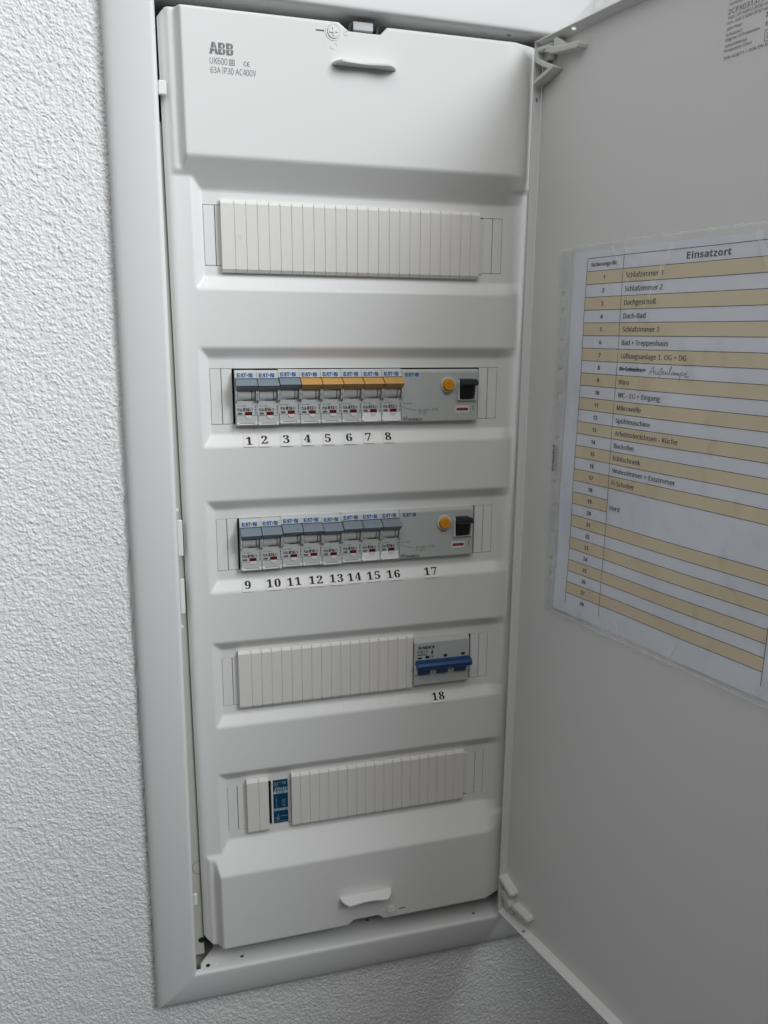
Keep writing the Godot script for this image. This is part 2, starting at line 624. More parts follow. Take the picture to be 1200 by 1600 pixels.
# profile swept round a rectangle opening; (distance outwards, z) pairs
func swept_frame(x0: float, x1: float, y0: float, y1: float, prof: Array) -> Mesh:
	var b := MB.new()
	var m := prof.size()
	var pn := []
	for k in m:
		var d := Vector2.ZERO
		if k > 0: d += (prof[k] - prof[k - 1]).normalized()
		if k < m - 1: d += (prof[k + 1] - prof[k]).normalized()
		d = d.normalized()
		pn.append(Vector2(-d.y, d.x))
	var corners := [Vector2(x0, y0), Vector2(x1, y0), Vector2(x1, y1), Vector2(x0, y1)]
	var out := [Vector2(-1, -1), Vector2(1, -1), Vector2(1, 1), Vector2(-1, 1)]
	var side := [Vector2(0, -1), Vector2(1, 0), Vector2(0, 1), Vector2(-1, 0)]
	for s in 4:
		var e := (s + 1) % 4
		for k in m - 1:
			var f := func(c: int, i: int) -> Vector3:
				var q: Vector2 = corners[c] + out[c] * prof[i].x
				return Vector3(q.x, q.y, prof[i].y)
			var g := func(i: int) -> Vector3: return Vector3(side[s].x * pn[i].x, side[s].y * pn[i].x, pn[i].y)
			# around the ring anticlockwise, outwards along the profile
			b.trin(f.call(s, k), f.call(s, k + 1), f.call(e, k + 1), g.call(k), g.call(k + 1), g.call(k + 1))
			b.trin(f.call(s, k), f.call(e, k + 1), f.call(e, k), g.call(k), g.call(k + 1), g.call(k))
	return b.mesh()

var cab: Node3D

func cabinet() -> void:
	cab = thing("fuse_box", "tall white flush-mounted fuse box with open door and five rows of switches", "fuse box", Vector3.ZERO)
	# --- outer frame, slightly turned
	var fr := part("frame", swept_frame(-157.5, 157.5, -406.0, 413.3, [Vector2(0, 11), Vector2(0, 13.2), Vector2(0.45, 14.7), Vector2(1.3, 15.7), Vector2(2.3, 16.1), Vector2(4, 16.05), Vector2(9, 15.7), Vector2(16, 14.9), Vector2(24, 13.5), Vector2(31, 11.7), Vector2(34.6, 10.2), Vector2(36.2, 8.6), Vector2(36.9, 6.6), Vector2(37.0, 4.8), Vector2(37.0, -1.0)]), M.frame, cab)
	fr.rotation.z = PHI
	var fl := MB.new()
	# bottom flange faces up: plate local x, y -> z
	fl.t = Transform3D(Basis(Vector3(1, 0, 0), Vector3(0, 0, -1), Vector3(0, 1, 0)), Vector3(0, -406.0, 0))
	fl.plate(-141.0, 157.0, -11.0, 40.0, -1.2, 0.0, [[-114.9, -4.6, 2.0], [13.0, 11.6, 1.9], [121.5, -6.6, 2.0]])
	fl.prism(fit([Vector2(-141.0, -11.0), Vector2(-141.0, 13.0), Vector2(-153.0, -4.0), Vector2(-153.5, -11.0)]), -1.2, 0.0, 0.0, [-141.0])
	fl.disc(-139.4, -7.4, 1.9, 0.0, 0.9, 0.5, 16)
	part("bottom_flange", fl.mesh(), M.frame, fr)
	var hd := MB.new()
	hd.t = fl.t
	hd.disc(-146.8, -8.4, 2.0, 0.0, 0.12, 0.0, 16)
	part("screw_hole", hd.mesh(), M.dark, fr)
	var ft := MB.new()
	ft.t = Transform3D(Basis(Vector3(1, 0, 0), Vector3(0, 0, 1), Vector3(0, -1, 0)), Vector3(0, 413.3, 0))
	ft.plate(-157.0, 157.0, -40.0, 11.0, -1.2, 0.0, [[118.7, 6.1, 2.0]])
	part("top_flange", ft.mesh(), M.frame, fr)
	var fs := MB.new()
	fs.box(-158.7, -157.5, -406.0, 413.3, -40.0, 11.0)
	fs.box(157.5, 158.7, -406.0, 413.3, -40.0, 11.0)
	part("side_flange", fs.mesh(), M.frame, fr)
	var hs := MB.new()  # unseen strip, added to block light leaking in behind the door
	hs.box(146.5, 157.4, -404.5, 412.0, 9.0, 12.5, 0.4)
	part("light_stop", hs.mesh(), M.frame, fr)
	for c in [[-157.4, -151.4, 344.2, 354.2, 0.8], [-157.4, -153.2, -6.3, 24.3, 0.6], [-157.4, -153.6, -56.7, -26.2, 0.6], [-157.4, -153.9, -339.0, -327.0, 0.8]]:
		var cb := MB.new()
		cb.box(c[0], c[1], c[2], c[3], 6.5, 9.0, c[4])
		part("latch_tab", cb.mesh(), M.clip, fr)
	for y in [33.0, -68.0]:
		var nb := MB.new()
		nb.disc(-157.2, y, 1.5, 8.0, 10.0, 0.4, 12)
		part("latch_nub", nb.mesh(), M.clip, fr)
	# --- box in the wall behind the cover
	var bk := MB.new()
	bk.box(-163.0, 163.0, -412.0, 418.0, -76.0, -74.0)
	bk.box(-165.0, -163.0, -412.0, 418.0, -76.0, -2.0)
	bk.box(163.0, 165.0, -412.0, 418.0, -76.0, -2.0)
	bk.box(-163.0, 163.0, -414.0, -412.0, -76.0, -2.0)
	bk.box(-163.0, 163.0, 418.0, 420.0, -76.0, -2.0)
	bk.box(-163.0, -152.9, -400.0, 330.0, -74.0, -1.5, 1.0)
	bk.box(153.4, 163.0, -400.0, 330.0, -74.0, -4.0, 1.0)
	var back := part("back_box", bk.mesh(), M.inside, cab)
	var kn := MB.new()
	kn.ring(-152.9, -306.0, 6.9, 7.2, -1.5, -1.38)
	part("knockout", kn.mesh(), M.soft_ink, back)
	var kd := MB.new()
	kd.disc(-155.0, -384.0, 3.0, -1.5, -1.38)
	part("cable_hole", kd.mesh(), M.dark, back)
	var rail := MB.new()
	for r in ROWS: rail.box(-140.0, 140.0, r - 17.0, r + 17.0, -58.0, -50.0, 1.0)
	part("mounting_rail", rail.mesh(), M.steel, back)
	var lk := MB.new()
	lk.box(-8.0, 9.0, 402.5, 409.5, 2.0, 8.0, 0.8)
	part("latch_plate", lk.mesh(), M.steel, back)
	var hk := MB.new()
	for x in [-10.5, 11.5]:
		hk.t = Transform3D(Basis.IDENTITY, Vector3(x, 0, 0))
		hk.prism(fit([Vector2(-1.8, 398.0), Vector2(1.2, 398.0), Vector2(1.4, 404.0), Vector2(2.6, 406.5), Vector2(2.2, 408.0), Vector2(0.0, 407.2), Vector2(-1.6, 404.5)]), 2.0, 10.0, 0.4)
	part("latch_hook", hk.mesh(), M.dark, back)
	# --- cover
	var cv := part("cover", cover_mesh(), M.cover, cab)
	var tab := once("tab", func(b: MB) -> void: b.box(-4.2, 4.2, -22.35, 22.35, -1.6, -0.05, 0.25))
	for r in ROWS:
		for x in [-121.05, -112.15, 112.15, 121.05]:
			part("breakout_tab", tab, M.cover, cv, "", Vector3(x, r, 0))
	lettering_on_cover(cv)
	for s in [[-24.3, 397.6, 15.0, 1.0], [26.0, -375.6, 17.0, -1.0]]:
		var b := MB.new()
		b.t = Transform3D(Basis.IDENTITY, Vector3(s[0], s[1], s[2]))
		b.ring(0, 0, 5.2, 6.2, -0.6, 0.35)
		b.disc(0, 0, 4.9, -0.6, 0.9, 0.5, 28)
		var sc := part("lock_screw", b.mesh(), M.cover, cv)
		var x := MB.new()
		x.t = b.t
		for a in 2:
			x.t = b.t * Transform3D(Basis(Vector3(0, 0, 1), PI / 2 * a + 0.1), Vector3.ZERO)
			x.box(-3.2, 3.2, -0.75 , 0.75, 0.9 - 0.2 * a, 1.5 - 0.02 * a, 0.15)
		part("cross_grip", x.mesh(), M.cover, sc)
		var sl := MB.new()
		sl.t = b.t
		sl.box(-13.5 if s[3] > 0 else 8.0, -7.2 if s[3] > 0 else 14.5, -0.45, 0.45, -0.2, 0.12)
		part("pointer_slot", sl.mesh(), M.soft_ink, sc)
		# embossed padlocks
		var pd := MB.new()
		pd.t = b.t
		var dx: float = 9.6 if s[3] > 0 else 0.5
		var dy: float = 0.0 if s[3] > 0 else 9.0
		pd.band([Vector2(dx - 1.3, dy - 1.6), Vector2(dx + 1.3, dy - 1.6), Vector2(dx + 1.3, dy + 0.2), Vector2(dx - 1.3, dy + 0.2), Vector2(dx - 1.3, dy - 1.6)], 0.35, 0.0, 0.3)
		pd.band([Vector2(dx - 0.9, dy + 0.2), Vector2(dx - 0.7, dy + 1.6), Vector2(dx + 0.7, dy + 1.6), Vector2(dx + 0.9, dy + 0.2)], 0.35, 0.0, 0.3)
		dx = 0.0 if s[3] > 0 else -9.5
		dy = -10.0 if s[3] > 0 else 0.0
		pd.band([Vector2(dx - 2.3, dy - 1.6), Vector2(dx + 0.6, dy - 1.6), Vector2(dx + 0.6, dy + 0.6), Vector2(dx - 2.3, dy + 0.6), Vector2(dx - 2.3, dy - 1.6)], 0.35, 0.0, 0.3)
		pd.band([Vector2(dx + 0.8, dy + 0.6), Vector2(dx + 1.0, dy + 2.2), Vector2(dx + 2.4, dy + 2.2), Vector2(dx + 2.6, dy + 0.2)], 0.35, 0.0, 0.3)
		part("padlock_mark", pd.mesh(), M.cover, sc)
	# wavy finger grips: shelves that stand out of the cover
	for g in [[-25.5, 25.0, 375.5, 15.0, 9.0, -1.0], [-25.3, 25.8, -352.0, 17.0, 12.0, 1.0]]:
		var b := MB.new()
		var pl := PackedVector2Array()
		for i in 41:
			var u := i / 40.0
			var e := pow(clampf(minf(u, 1.0 - u) / 0.12, 0.0, 1.0), 0.5)
			pl.append(Vector2(lerpf(g[0], g[1], u), e * (g[4] - 1.4 * cos(TAU * (u - 0.5)) * smoothstep(0.1, 0.3, minf(u, 1.0 - u) + 0.08))))
		pl.append(Vector2(g[1], -0.6)); pl.append(Vector2(g[0], -0.6))
		b.t = Transform3D(Basis(Vector3(1, 0, 0), Vector3(0, 0, 1), Vector3(0, -1, 0)), Vector3(0, g[2], g[3]))
		if g[5] < 0.0: b.prism(pl, -0.9, 0.9, 0.4)
		else:
			b.t = Transform3D(Basis(Vector3(1, 0, 0), Vector3(0, 0, 1), Vector3(0, 1, 0)) , Vector3(0, g[2], g[3]))
			b.prism(pl, -0.9, 0.9, 0.4)
		part("finger_grip", b.mesh(), M.cover, cv)
	door()

func lettering_on_cover(cv: Node) -> void:
	var z := 15.12
	var b := MB.new()
	for k in 3: write(b, "ABB", "bold", -116.9 + k * 0.32, 374.2, z - k * 0.01, 8.0, 16.8)
	part("printed_emblem", b.mesh(), M.grey_ink, cv)
	var cut := MB.new()
	bar(cut, -117.0, -99.0, 377.9, 378.2, z + 0.06)
	for x in [-113.2, -107.2, -101.6]: bar(cut, x - 0.14, x + 0.14, 374.4, 382.0, z + 0.05)
	part("emblem_cut", cut.mesh(), M.cover, cv)
	var t := MB.new()
	write(t, "UK600", "sans", -116.7, 367.6, z, 4.4, 12.6)
	write(t, "63A IP30 AC400V", "sans", -116.4, 361.6, z, 4.2, 33.2)
	for q in [[0.0, 4.0], [1.1, 2.9]]:
		var lo: float = q[0]
		var hi: float = q[1]
		bar(t, -102.8 + lo, -102.8 + hi, 367.6 + lo, 367.6 + lo + 0.5, z)
		bar(t, -102.8 + lo, -102.8 + hi, 367.6 + hi - 0.5, 367.6 + hi, z)
		bar(t, -102.8 + lo, -102.8 + lo + 0.5, 367.6 + lo + 0.5, 367.6 + hi - 0.5, z)
		bar(t, -102.8 + hi - 0.5, -102.8 + hi, 367.6 + lo + 0.5, 367.6 + hi - 0.5, z)
	ce_mark(t, -92.0, 368.0, 3.0, z, 0.45)
	part("printed_text", t.mesh(), M.grey_ink, cv)

func ce_mark(b: MB, x: float, y: float, h: float, z: float, w: float) -> void:
	for k in 2:
		var line := []
		for i in 9: line.append(Vector2(x + k * h * 0.8 + h * 0.5, y + h / 2.0) + Vector2.from_angle(deg_to_rad(90 + i * 22.5)) * h * 0.5)
		stroke(b, line, w, z)
		if k == 1: stroke(b, [Vector2(x + h * 0.85, y + h / 2.0), Vector2(x + h * 1.25, y + h / 2.0)], w, z + 0.01)

# ---------- the door, in its own axes: x along the leaf away from the hinge, y up, z out of its inner face
const DOOR_E := Vector3(0.24084172, 0.0, 0.97056441)
const DOOR_N := Vector3(-0.97056441, 0.0, 0.24084172)
const DOOR_B := Vector3(147.778, 0.0, 17.982)

func door_at() -> Transform3D:
	return Transform3D(Basis(DOOR_E, Vector3(0, 1, 0), DOOR_N), DOOR_B * MM)

func door() -> void:
	var d := MB.new()
	d.box(0.0, 334.0, -399.5, 404.0, -1.6, 0.0, 0.5)
	var dr := part("door", d.mesh(), M.door, cab)
	dr.transform = door_at()
	# turned-in rims with screw holes
	var side := MB.new()
	side.t = Transform3D(Basis(Vector3(0, 1, 0), Vector3(0, 0, 1), Vector3(1, 0, 0)), Vector3(0.2, 0, 0))
	side.plate(-399.0, 403.5, 0.02, 8.4, -0.9, 0.0, [[-346.0, 4.6, 1.5], [362.5, 4.4, 1.5]])
	part("hinge_rim", side.mesh(), M.door, dr)
	var bot := MB.new()
	bot.t = Transform3D(Basis(Vector3(1, 0, 0), Vector3(0, sin(0.32), cos(0.32)) * Vector3(1, -1, 1), Vector3(0, cos(0.32), sin(0.32))), Vector3(0, -396.6, 0.1))
	bot.plate(-0.6, 333.5, 0.0, 9.0, -0.9, 0.0, [[35.2, 4.9, 1.7], [297.0, 4.9, 1.7]])
	part("bottom_rim", bot.mesh(), M.door, dr)
	var top := MB.new()
	top.t = Transform3D(Basis(Vector3(-1, 0, 0), Vector3(0, sin(0.36), cos(0.36)), Vector3(0, -cos(0.36), sin(0.36))), Vector3(0, 401.0, 0.1))
	top.plate(-333.5, 0.6, 0.0, 9.0, -0.9, 0.0, [[-297.0, 4.9, 1.7], [-40.3, 4.9, 1.9]])
	part("top_rim", top.mesh(), M.door, dr)
	var far := MB.new()
	far.box(333.0, 334.0, -399.0, 403.5, 0.0, 9.0)
	part("handle_rim", far.mesh(), M.door, dr)
	# plastic corner hinges
	var h := MB.new()
	h.band([Vector2(12.5, 396.5), Vector2(4.0, 397.0), Vector2(4.4, 389.8), Vector2(13.0, 384.5), Vector2(23.2, 380.0), Vector2(3.5, 374.0)], 3.4, 0.0, 10.5, 0.5)
	h.band([Vector2(12.5, 396.5), Vector2(23.0, 392.2), Vector2(49.0, 388.8)], 4.6, 0.0, 9.0, 0.6)
	h.prism(fit([Vector2(21.5, 401.0), Vector2(24.5, 401.0), Vector2(37.5, 391.5), Vector2(22.0, 392.5)]), 0.0, 8.0, 0.4)
	h.box(3.0, 16.5, 389.0, 401.5, 0.0, 4.5, 0.8)
	part("corner_hinge", h.mesh(), M.hinge, dr)
	var h2 := MB.new()
	h2.band([Vector2(-0.5, -360.5), Vector2(16.4, -368.3)], 5.6, 0.0, 9.0, 1.2)
	h2.band([Vector2(3.0, -377.0), Vector2(12.0, -384.5)], 7.0, 0.0, 7.0, 0.6)
	h2.band([Vector2(20.5, -380.5), Vector2(40.6, -380.5)], 6.2, 0.0, 8.0, 1.2)
	h2.box(2.0, 16.0, -394.5, -383.0, 0.0, 4.0, 0.8)
	part("corner_hinge", h2.mesh(), M.hinge, dr)
	# rating label with its print
	var lb := MB.new()
	lb.box(172.6, 262.0, 341.6, 396.0, 0.03, 0.08)
	var rl := part("rating_label", lb.mesh(), M.label, dr)
	var t := MB.new()
	var z := 0.2
	write(t, "DIN 43871 / DIN EN 60670-1/-24", "sans", 175.6, 344.2, z, 1.9, 46.0)
	write(t, "Protection Class", "sans", 175.4, 348.5, z, 1.8, 19.6)
	write(t, "Schutzklasse", "sans", 175.5, 351.3, z, 1.8, 15.8)
	write(t, "Degree of Protection:", "sans", 175.6, 354.8, z, 1.8, 24.5)
	write(t, "Schutzart:", "sans", 175.7, 357.6, z, 1.8, 11.8)
	write(t, "Jahr/Year:", "sans", 175.8, 361.0, z, 1.8, 11.2)
	write(t, "con. unit 5 60M (IP30 weiss)", "sans", 175.8, 364.4, z, 1.8, 32.0)
	write(t, "Vert. UP 60PLE (IP30 mit", "sans", 176.0, 367.2, z, 1.8, 29.0)
	write(t, "2CPX031375R9999", "sans", 175.8, 370.0, z, 2.9, 38.0)
	write(t, "Verteiler UP / consumer unit", "sans", 176.0, 375.0, z, 1.5, 34.0)
	write(t, "AC 400 V   63 A", "sans", 176.0, 377.6, z, 1.5, 20.0)
	write(t, "2015", "bold", 202.8, 360.4, z, 2.6, 8.0)
	write(t, "IP30", "bold", 203.4, 355.6, z, 2.4, 7.4)
	for q in [[0.0, 6.4], [1.7, 4.7]]:
		var lo: float = q[0]
		var hi: float = q[1]
		bar(t, 203.3 + lo, 203.3 + hi, 346.9 + lo, 347.2 + lo, z)
		bar(t, 203.3 + lo, 203.3 + hi, 346.6 + hi, 346.9 + hi, z)
		bar(t, 203.3 + lo, 203.6 + lo, 347.2 + lo, 346.6 + hi, z)
		bar(t, 203.0 + hi, 203.3 + hi, 347.2 + lo, 346.6 + hi, z)
	part("printed_text", t.mesh(), M.soft_ink, rl)

# ---------- blank covers of snap-off segments
func blank(x0: float, x1: float, y: float, h: float, first: float, grooves: int, label: String, base0: float, base1: float, dimples: Array) -> void:
	var o := thing("blank_cover", label, "blank cover", Vector3(0, y, 0), "ribbed white blank covers over unused switch places")
	var bs := MB.new()
	bs.box(base0, base1, -22.3, 22.3, -1.8, 1.0)
	bs.box(x0 + 0.2, x1 - 0.2, -h / 2.0 + 0.3, h / 2.0 - 0.3, 0.35, 2.7)
	bs.box(x0 + 0.2, x1 - 0.2, -h / 2.0 + 3.0, h / 2.0 - 3.0, 2.7, 4.0)
	part("base_strip", bs.mesh(), M.blank, o)
	var cuts := [x0]
	for k in grooves: cuts.append(first + 8.95 * k)
	cuts.append(x1)
	var rng := RandomNumberGenerator.new()
	rng.seed = int(y * 7 + x0 * 3 + 5000)
	for i in cuts.size() - 1:
		var a: float = cuts[i] + (0.0 if i == 0 else 0.2)
		var c: float = cuts[i + 1] - (0.0 if i == cuts.size() - 2 else 0.2)
		var w := c - a
		var top := 4.55 + rng.randf_range(-0.04, 0.04)
		var b := MB.new()
		var hh := h / 2.0
		var prof := [Vector2(-hh, 0.3), Vector2(-hh, 2.8), Vector2(-hh + 0.5, 3.3), Vector2(-hh + 2.6, top), Vector2(hh - 2.6, top), Vector2(hh - 0.5, 3.3), Vector2(hh, 2.8), Vector2(hh, 0.3)]
		for k in prof.size() - 1:
			var p: Vector2 = prof[k]
			var q: Vector2 = prof[k + 1]
			var e := 0.22
			b.quad(Vector3(e, p.x, p.y), Vector3(w - e, p.x, p.y), Vector3(w - e, q.x, q.y), Vector3(e, q.x, q.y))
			b.quad(Vector3(0, p.x, p.y - 0.2), Vector3(e, p.x, p.y), Vector3(e, q.x, q.y), Vector3(0, q.x, q.y - 0.2))
			b.quad(Vector3(w - e, p.x, p.y), Vector3(w, p.x, p.y - 0.2), Vector3(w, q.x, q.y - 0.2), Vector3(w - e, q.x, q.y))
		for xx in [0.0, w]:
			for k in range(1, prof.size() - 2):
				b.facing([Vector3(xx, prof[0].x, 0.2), Vector3(xx, prof[k].x, prof[k].y - 0.2), Vector3(xx, prof[k + 1].x, prof[k + 1].y - 0.2)], Vector3(w / 2.0, 0, 1))
			b.facing([Vector3(xx, prof[0].x, 0.2), Vector3(xx, prof[6].x, prof[6].y - 0.2), Vector3(xx, prof[7].x, 0.2)], Vector3(w / 2.0, 0, 1))
		part("segment", b.mesh(), M.blank, o, "", Vector3(a, 0, 0))
	for dx in dimples:
		var d := MB.new()
		d.ring(dx, 0.5, 0.9, 1.7, 4.3, 4.75, 18)
		part("mould_mark", d.mesh(), M.blank, o)

func blank_covers() -> void:
	blank(-112.4, 103.4, 249.2, 54.0, -102.0, 23, "long white ribbed blank cover filling the whole top row", -107.6, 107.6, [-97.5, 90.0])
	blank(-111.6, 49.0, -123.4, 54.4, -100.5, 17, "white ribbed blank cover left of the blue handled switch", -107.6, 48.6, [-95.5])
	blank(-108.3, -88.6, -249.0, 54.2, -97.6, 1, "narrow two-segment white blank cover left of the small blue device", -107.6, -89.0, [-92.5])
	blank(-67.4, 103.0, -248.4, 54.4, -59.2, 18, "long white ribbed blank cover right of the small blue device", -67.2, 107.6, [97.0])

# ---------- circuit breakers
func eaton(b: MB, x: float, y: float, w: float, h: float, z: float, warp = null) -> void:
	# the maker's word mark: E, A with a cut-off foot, T, a dot, N
	var u := w / 13.0
	bar(b, x, x + 0.8 * u, y, y + h, z, warp)
	for k in 3: bar(b, x + 0.8 * u, x + 2.6 * u, y + h * (0.0 if k == 0 else (0.4 if k == 1 else 0.78)), y + h * (0.22 if k == 0 else (0.6 if k == 1 else 1.0)), z, warp)
	bar(b, x + 3.0 * u, x + 3.7 * u, y, y + h * 0.24, z, warp)
	b.quad(Vector3(x + 4.3 * u, y, z), Vector3(x + 5.5 * u, y, z), Vector3(x + 4.9 * u, y + h, z), Vector3(x + 3.9 * u, y + h, z))
	b.quad(Vector3(x + 3.2 * u, y + h * 0.42, z), Vector3(x + 3.75 * u, y + h * 0.3, z), Vector3(x + 4.2 * u, y + h * 0.8, z), Vector3(x + 3.85 * u, y + h, z))
	bar(b, x + 6.2 * u, x + 7.0 * u, y, y + h * 0.76, z, warp)
	bar(b, x + 5.3 * u, x + 7.9 * u, y + h * 0.76, y + h, z, warp)
	var c := Vector2(x + 8.6 * u, y + h * 0.5)
	for i in 10:
		var p := c + Vector2.from_angle(TAU * i / 10.0) * u * 0.62
		var q := c + Vector2.from_angle(TAU * (i + 1) / 10.0) * u * 0.62
		b.tri(Vector3(c.x, c.y, z), Vector3(p.x, p.y, z), Vector3(q.x, q.y, z))
	bar(b, x + 9.7 * u, x + 10.5 * u, y, y + h, z, warp)
	bar(b, x + 12.1 * u, x + 13.0 * u, y, y + h, z, warp)
	b.quad(Vector3(x + 11.0 * u, y, z), Vector3(x + 12.1 * u, y, z), Vector3(x + 11.6 * u, y + h, z), Vector3(x + 10.5 * u, y + h, z))

func across(prof: PackedVector2Array, x0: float, x1: float, b: MB, c := 0.0) -> void:
	# a side profile (y, z) pushed along x
	var keep := b.t
	b.t = keep * Transform3D(Basis(Vector3(0, 1, 0), Vector3(0, 0, 1), Vector3(1, 0, 0)), Vector3.ZERO)
	b.prism(prof, x0, x1, c)
	b.t = keep

func breaker_body(b: MB) -> void:
	across(fit([Vector2(22.6, -40), Vector2(22.6, 3.0), Vector2(21.9, 4.6), Vector2(20.6, 5.9), Vector2(16.2, 6.7), Vector2(15.9, 2.0), Vector2(-1.7, 2.0), Vector2(-2.1, 6.5), Vector2(-13.9, 6.1), Vector2(-14.0, 5.3), Vector2(-20.6, 5.0), Vector2(-20.7, 5.8), Vector2(-22.2, 5.4), Vector2(-22.6, 4.8), Vector2(-22.6, -40)]), -8.72, 8.72, b, 0.18)

func make_breaker(x: float, y: float, colour: String, rating: String, white_flap: bool, label: String) -> void:
	var o := thing("circuit_breaker", label, "circuit breaker", Vector3(x, y, 0), "single circuit breakers side by side on the rails")
	part("housing", once("mcb", breaker_body), M.body, o)
	var lo := part("printed_mark", once("mcb_logo", func(b: MB) -> void:
		b.t = Transform3D(Basis(Vector3(1, 0, 0), -0.18), Vector3(0, 16.9, 6.72))
		eaton(b, -7.0, 0.1, 12.6, 3.3, 0.0)), M.logo_blue, o)
	lo.position = Vector3(0, 0, 0.05) * MM
	part("toggle", once("mcb_toggle", func(b: MB) -> void:
		across(fit([Vector2(15.6, 4.0), Vector2(15.6, 9.2), Vector2(15.0, 10.2), Vector2(11.6, 16.6), Vector2(10.9, 16.9), Vector2(10.4, 16.4), Vector2(6.6, 10.8), Vector2(7.2, 4.0)]), -8.45, 8.55, b, 0.3)), M[colour], o)
	part("barrel", once("mcb_barrel", func(b: MB) -> void:
		var p := PackedVector2Array()
		for i in 25: p.append(Vector2(4.6, 1.0) + Vector2.from_angle(deg_to_rad(-58.0 + 116.0 * i / 24.0 + 90.0)).rotated(-PI / 2) .rotated(PI / 2) * 7.6)
		p.append(Vector2(-1.6, 2.2)); p.append(Vector2(10.8, 2.2))
		across(p, -6.9, 4.1, b, 0.1)
		across(p, 4.8, 7.4, b, 0.1)
		b.box(4.1, 4.8, -1.5, 8.0, 2.1, 4.0)), M.pale, o)
	part("barrel_gap", once("mcb_gap", func(b: MB) -> void:
		b.box(4.12, 4.78, -1.4, 8.0, 4.0, 6.6)
		b.box(-2.6, 4.1, -2.05, -1.75, 2.2, 6.2)), M.dark, o)
	for s in [-1.0, 1.0]:
		part("guard", once("mcb_guard%d" % int(s), func(b: MB) -> void:
			across(fit([Vector2(9.4, 5.0), Vector2(9.6, 8.6), Vector2(8.6, 9.8), Vector2(4.0, 11.2), Vector2(-1.4, 9.8), Vector2(-3.4, 7.2), Vector2(-3.6, 5.8), Vector2(0.0, 4.0)]), s * 8.15 - 0.5, s * 8.15 + 0.5, b, 0.15)), M.body, o)
	var win := part("indicator_window", once("mcb_win", func(b: MB) -> void:
		b.box(-1.5, 4.4, -13.7, -11.0, 6.0, 6.3)), M.ink, o)
	part("red_flag", once("mcb_flag", func(b: MB) -> void: b.box(-1.2, 3.2, -13.2, -11.4, 6.25, 6.38)), M.red, win)
	part("printed_text", once("mcb_text" + rating, func(b: MB) -> void:
		var z := 6.44
		write(b, "ICN 10000", "sans", -7.3, -6.5, z, 0.9, 7.0)
		write(b, "PLS6-", "sans", -7.4, -10.4, z, 2.4, 4.1, 0.0, 0, null, 0.0, 0.12)
		write(b, rating, "bold", -2.8, -10.4, z, 2.8, 5.0, 0.0, 0, null, 0.0, 0.15)
		write(b, "/1", "sans", 2.7, -10.4, z, 2.4, 1.9, 0.0, 0, null, 0.0, 0.12)
		bar(b, -7.2, -3.6, -11.9, -11.6, z - 0.02); bar(b, -7.2, -3.6, -13.0, -12.7, z - 0.02)
		bar(b, -7.2, -6.9, -12.7, -11.9, z - 0.02); bar(b, -3.9, -3.6, -12.7, -11.9, z - 0.02)
		write(b, "10000", "bold", -6.7, -12.6, z, 0.7, 2.6)
		bar(b, 7.35, 7.6, -10.9, -5.6, z)
		for k in 2: b.tri(Vector3(6.85, -9.4 + k * 2.2, z + 0.01), Vector3(8.1, -9.4 + k * 2.2, z + 0.01), Vector3(7.48, -8.0 + k * 2.2, z + 0.01))
		for i in 10:
			var p := Vector2.from_angle(TAU * i / 10.0)
			var q := Vector2.from_angle(TAU * (i + 1) / 10.0)
			b.quad(Vector3(7.48 + p.x * 0.5, -12.0 + p.y * 0.5, z), Vector3(7.48 + p.x * 0.75, -12.0 + p.y * 0.75, z), Vector3(7.48 + q.x * 0.75, -12.0 + q.y * 0.75, z), Vector3(7.48 + q.x * 0.5, -12.0 + q.y * 0.5, z))), M.ink, o)
	var fp := part("label_flap", once("mcb_flap", func(b: MB) -> void:
		b.prism(fit([Vector2(-7.9, -20.3), Vector2(7.9, -20.3), Vector2(8.2, -17.0), Vector2(8.2, -14.3), Vector2(-8.2, -14.3), Vector2(-8.2, -17.0)]), 4.8, 5.75, 0.2)), M.white if white_flap else M.body, o, "label flap with white paper in it" if white_flap else "")
	if white_flap:
		var ps := MB.new()
		var w := 0.3 if rating == "B13" else (0.1 if x < 15.0 else 0.5)
		ps.prism(fit([Vector2(-8.3 - w, -19.6), Vector2(-6.0, -21.0 - w), Vector2(0.0, -20.6), Vector2(6.6, -20.9 - w), Vector2(8.2 + w, -19.4), Vector2(7.8, -16.6), Vector2(8.3 + w, -14.0 + w * 2.0), Vector2(4.9, -13.9), Vector2(-1.9, -14.1), Vector2(-8.0, -13.9 + w * 2.0), Vector2(-7.7, -16.4)]), 5.7, 5.95)
		part("paper_slip", ps.mesh(), M.white, fp)
	part("tongue", once("mcb_tongue", func(b: MB) -> void:
		var p := PackedVector2Array()
		for i in 15: p.append(Vector2(1.5, -13.95) + Vector2.from_angle(PI + PI * i / 14.0) * 3.0)
		b.prism(p, 5.2, 6.25, 0.25)), M.pale, fp)
	part("flap_hinge", once("mcb_hinge", func(b: MB) -> void:
		b.box(-6.6, 6.6, -21.9, -20.7, 5.2, 6.5, 0.3)
		for s in [-1, 1]:
			b.disc(s * 7.2, -20.9, 1.35, 5.0, 7.2, 0.5, 14)
			b.disc(s * 7.7, -15.9, 0.5, 5.6, 5.95, 0.1, 10)), M.pale, fp)

